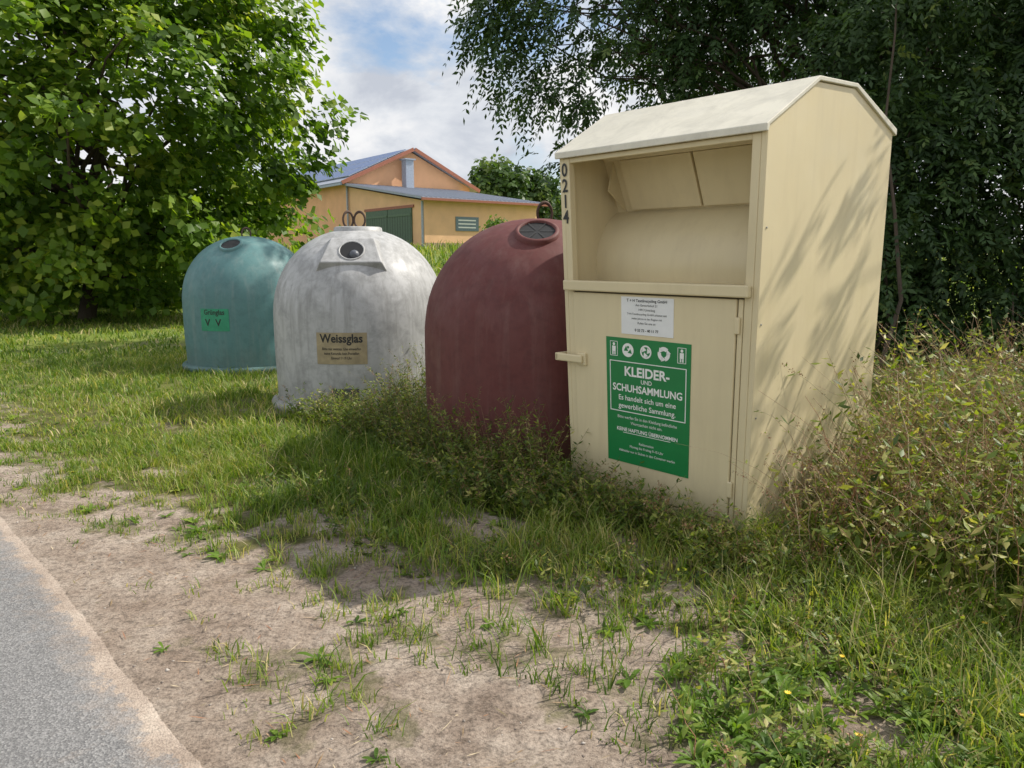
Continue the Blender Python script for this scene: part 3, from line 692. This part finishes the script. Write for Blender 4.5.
def dlabel(e,phi,z0,w,h,mat,name='label',off=.004):
    V=[];F=[];nx_=13;nz_=7
    for j in range(nz_):
        for i in range(nx_):
            s=(i/(nx_-1)-.5)*w; z=z0+(j/(nz_-1)-.5)*h; V.append(dmap(phi,z0,off)(s,z-z0))
    for j in range(nz_-1):
        for i in range(nx_-1): a=j*nx_+i; F.append((a,a+1,a+1+nx_,a+nx_))
    return mk(name,V,F,mat,e,smooth=True)
def dmap(phi,z0,off):
    def f(x,y):
        r=rz(z0+y)+off; a=phi+x/rz(z0); return (r*math.sin(a),-r*math.cos(a),z0+y)
    return f
def hook(e,z,x,mat,ang=0):
    M=Matrix.Translation((x,0,z))@Matrix.Rotation(R(ang),4,'Z')@Matrix.Rotation(R(90),4,'X')
    torus('lifting_ring',.062,.011,M@Matrix.Scale(1.35,4,(0,1,0)),mat,e)
tealm=paint('teal_fibreglass',(.105,.235,.235),dirt=(.25,.31,.29),amount=.4,rough=.5,speck=((.06,.14,.145),.4,9))
whitem=paint('weathered_dapple_shaded_fibreglass',(.50,.50,.495),dirt=(.22,.215,.20),amount=.75,rough=.45,speck=((.27,.27,.265),.75,5),scale=1.2,bump=.2)  # soft grey patches paint in tree dapple shade as well as weathering
redm=paint('maroon_fibreglass',(.145,.038,.034),dirt=(.20,.105,.09),amount=.45,rough=.6,speck=((.095,.03,.028),.5,10),bump=.3)
rust=plain('rusty_steel',(.10,.065,.05),.7,.5)
e=dome(*DOMES[0],redm); port(e,0,1.74,.135,redm); hook(e,1.90,.06,rust,20)
e=dome(*DOMES[1],whitem)
M=tangent(R(-6),1.60)
def fr(name,pts0,pts1,z0,z1,mat):
    k=len(pts0); V=[tuple(M@Vector((x,y,z0))) for x,y in pts0]+[tuple(M@Vector((x,y,z1))) for x,y in pts1]
    F=[tuple(range(k,2*k))]+[(i,(i+1)%k,(i+1)%k+k,i+k) for i in range(k)]
    return mk(name,V,F,mat,e,bevel=.012,seg=3)
fr('port_housing',[(-.35,-.17),(.35,-.17),(.27,.24),(-.27,.24)],[(-.30,-.14),(.30,-.14),(.21,.19),(-.21,.19)],-.09,.018,whitem)
Mp=M@Matrix.Translation((0,.015,.018))
V=[tuple(Mp@Vector((.12*math.cos(a),.12*math.sin(a),.003))) for a in np.linspace(0,2*math.pi,32,endpoint=False)]; mk('port_opening',V,[tuple(range(32))],port_dark,e)  # no hole cut: black disc paints the shade inside the opening
torus('port_rim',.122,.010,Mp,whitem,e)
bpy.ops.mesh.primitive_uv_sphere_add(segments=20,ring_count=12,radius=.05); o=bpy.context.object; o.name='port_ball'; o.parent=e; o.matrix_basis=Mp@Matrix.Translation((.03,-.05,-.01)); o.data.materials.append(plain('grey_plastic',(.10,.11,.13),.4)); o.data.polygons.foreach_set('use_smooth',[True]*len(o.data.polygons))
lathe('top_cap',[(.26,1.80),(.25,1.868),(.23,1.876),(.0015,1.88)],whitem,e,40)
hook(e,1.95,-.10,rust,35); hook(e,1.95,.02,rust,-25)
ph=R(-12.5); tan=plain('label_tan',(.36,.29,.17),.5,var=.2)
dlabel(e,ph,.68,.50,.31,tan); put_text('lettering','Weissglas',.115,(lambda g:(lambda x,y:g(x,y+.095)))(dmap(ph,.68,.0065)),ink,e,.025,sx=.92)
for i,s in enumerate(['Bitte nur weisses Glas einwerfen','keine Keramik, kein Porzellan','Einwurf 7-19 Uhr']):
    put_text('lettering',s,.036,(lambda g,k_:(lambda x,y:g(x-.0,y-.005-k_*.045)))(dmap(ph,.68,.0065),i),ink,e,.01,sx=.8)
dlabel(e,R(-11),.21,.27,.14,plain('label_grey',(.09,.09,.085),.5,var=.3),'label')
e=dome(*DOMES[2],tealm); port(e,R(-25),1.73,.13,tealm); hook(e,1.89,.0,rust,10)
lg=plain('label_green',(.03,.28,.15),.5); dlabel(e,R(-31),.73,.42,.30,lg)
g=dmap(R(-31),.73,.0065)
put_text('lettering','Grünglas',.095,lambda x,y:g(x,y+.10),ink,e,.015,sx=.9)
for dx in (-.1,.06):
    put_text('lettering','V',.13,(lambda q:(lambda x,y:g(x+q,y-.04)))(dx),ink,e,.02)

# ------------------------------------------------------------ farm building
A=np.array([5.4,-7.0]); A=A/np.linalg.norm(A); G=np.array([-A[1],A[0]])
FB=empty('farm_building',(-10,48,2.0),math.atan2(G[1],G[0]))
def stucco(name,col):
    t=NT(name); tc=t.n('ShaderNodeTexCoord').outputs['Object']
    c=t.mix(1.0,col,t.ramp(t.noise(tc,.8,8,.6),[(.3,BW(.86)),(.7,BW(1.06))]),'MULTIPLY')
    p=t.n('ShaderNodeBsdfPrincipled',Roughness=.9); t.l(c,p.inputs['Base Color'])
    b=t.n('ShaderNodeBump',Strength=.4,Distance=.02); t.l(t.noise(tc,18,4),b.inputs['Height']); t.l(b.outputs[0],p.inputs['Normal'])
    return t.out(p.outputs[0])
peach=stucco('peach_render',(.90,.50,.28)); peach2=stucco('ochre_render',(.90,.55,.31)); 
rf=plain('metal_roof',(.33,.36,.42),.5,.0); solar=plain('solar_panel',(.055,.12,.30),.35,.0); alu=plain('aluminium_frame',(.36,.41,.50),.5,.0); trim=plain('verge_trim',(.36,.13,.08),.6); gate=plain('green_gate',(.085,.14,.09),.6)
idf=lambda x,y,z:(x,y,z)
W=9.0; LEN=22; e0=4.2; pk=6.3; AW=7.8; AD=8.8
def bb(name,*a,mat=peach,bevel=0): return cbox(name,*a,mat,bevel,FB,idf)
mk('barn_walls',[(0,0,-.5),(W,0,-.5),(W,0,e0),(W/2,0,pk-.1),(0,0,e0),(0,LEN,-.5),(W,LEN,-.5),(W,LEN,e0),(W/2,LEN,pk-.1),(0,LEN,e0)],[(0,1,2,3,4),(5,9,8,7,6),(0,4,9,5),(1,6,7,2)],peach,FB)
def slab(name,a,b,c,d,th,mat):
    a,b,c,d=map(Vector,(a,b,c,d)); n=(b-a).cross(d-a).normalized()
    if n.z<0: n=-n
    V=[p for p in (a,b,c,d)]+[p+n*th for p in (a,b,c,d)]
    return mk(name,V,[(3,2,1,0),(4,5,6,7),(0,1,5,4),(1,2,6,5),(2,3,7,6),(3,0,4,7)],mat,FB)
sl_=(pk-e0)/(W/2)
slab('barn_roof_left',(-.5,-.4,e0-.5*sl_),(W/2,-.4,pk),(W/2,LEN+.4,pk),(-.5,LEN+.4,e0-.5*sl_),.12,rf)
slab('barn_roof_right',(W+.5,-.4,e0-.5*sl_),(W/2+.003,-.4,pk),(W/2+.003,LEN+.4,pk),(W+.5,LEN+.4,e0-.5*sl_),.12,rf)
slab('verge_left',(-.5,-.46,e0-.5*sl_-.06),(W/2,-.46,pk-.06),(W/2,-.405,pk-.06),(-.5,-.405,e0-.5*sl_-.06),.22,trim)
slab('verge_right',(W+.5,-.46,e0-.5*sl_-.06),(W/2+.003,-.46,pk-.06),(W/2+.003,-.405,pk-.06),(W+.5,-.405,e0-.5*sl_-.06),.22,trim)
def rp_(x,y,o):
    z=e0+(x)*sl_; nl=math.hypot(1,sl_); return (x-o*sl_/nl,y,z+o/nl)
for i in range(12):
    for j in range(3):
        y0=.1+i*1.75; y1=y0+1.68; x0=.25+j*1.36; x1=x0+1.31
        V=[rp_(x0,y0,.16),rp_(x1,y0,.16),rp_(x1,y1,.16),rp_(x0,y1,.16),rp_(x0,y0,.21),rp_(x1,y0,.21),rp_(x1,y1,.21),rp_(x0,y1,.21)]
        mk('solar_module',V,[(3,2,1,0),(4,5,6,7),(0,1,5,4),(1,2,6,5),(2,3,7,6),(3,0,4,7)],alu,FB)
        for k_ in range(2):
            ya=y0+.04+k_*.82; yb=ya+.78
            mk('solar_cells',[rp_(x0+.04,ya,.215),rp_(x1-.04,ya,.215),rp_(x1-.04,yb,.215),rp_(x0+.04,yb,.215)],[(0,1,2,3)],solar,FB)
bb('annex_walls',0.05,AW,-AD,-.002,-.6,2.55,mat=peach2)
ah=3.9
mk('annex_gable_infill',[(.05,-.003,2.551),(.05,-AD+.3,2.551),(.05,-.003,ah-.1)],[(0,1,2)],peach2,FB)
mk('annex_gable_infill',[(AW,-.003,2.551),(AW,-.003,ah-.1),(AW,-AD+.3,2.551)],[(0,1,2)],peach2,FB)
slab('annex_roof',(-.35,-AD-.4,2.56),(AW+.4,-AD-.4,2.56),(AW+.4,-.01,ah),(-.35,-.01,ah),.10,rf)
for i in range(28):
    x=-.3+i*.3; 
    slab('roof_rib',(x,-AD-.39,2.665),(x+.035,-AD-.39,2.665),(x+.035,-.02,ah+.105),(x,-.02,ah+.105),.04,rf)
bb('gutter',-.37,AW+.42,-AD-.52,-AD-.41,2.50,2.62,mat=trim)
bb('barn_gutter',-.64,-.52,-.4,LEN,e0-.33,e0-.22,mat=alu)
grail=plain('gate_rail_mat',(.10,.16,.10),.6)
for k_,(ya,yb) in enumerate([(-7.6,-5.0),(-4.95,-2.35)]):
    bb('gate_leaf',-.02,.045,ya,yb,-.1,2.2,mat=gate)
    for z in (.3,1.8): bb('gate_rail',-.045,-.022,ya+.05,yb-.05,z,z+.12,mat=grail)
    for q in range(9): bb('gate_board_gap',-.025,-.021,ya+.1+q*.28,ya+.125+q*.28,.43,1.79,mat=dark)
bb('gate_lintel',-.01,.046,-7.8,-2.15,2.21,2.36,mat=trim)
bb('downpipe',-.05,.04,-AD+.05,-AD+.14,-.5,2.5,mat=alu)
bb('downpipe',-.12,-.03,-.15,-.06,-.5,e0-.25,mat=alu)
bb('plinth',.03,AW+.02,-AD-.03,-AD-.002,-.6,.35,mat=plain('plinth_mat',(.40,.30,.2),.9))
bb('notice_board',2.0,3.5,-AD-.05,-AD-.004,1.0,1.75,mat=plain('board_blue',(.16,.22,.25),.5)); 
for q in range(3): bb('board_text',2.15,3.3,-AD-.056,-AD-.052,1.15+q*.19,1.22+q*.19,mat=white)
bb('chimney_pipe',3.6,4.15,-.9,-.35,3.0,5.6,mat=alu); bb('chimney_cap',3.5,4.25,-1.0,-.25,5.6,5.68,mat=alu)
print('objects',len(bpy.data.objects))
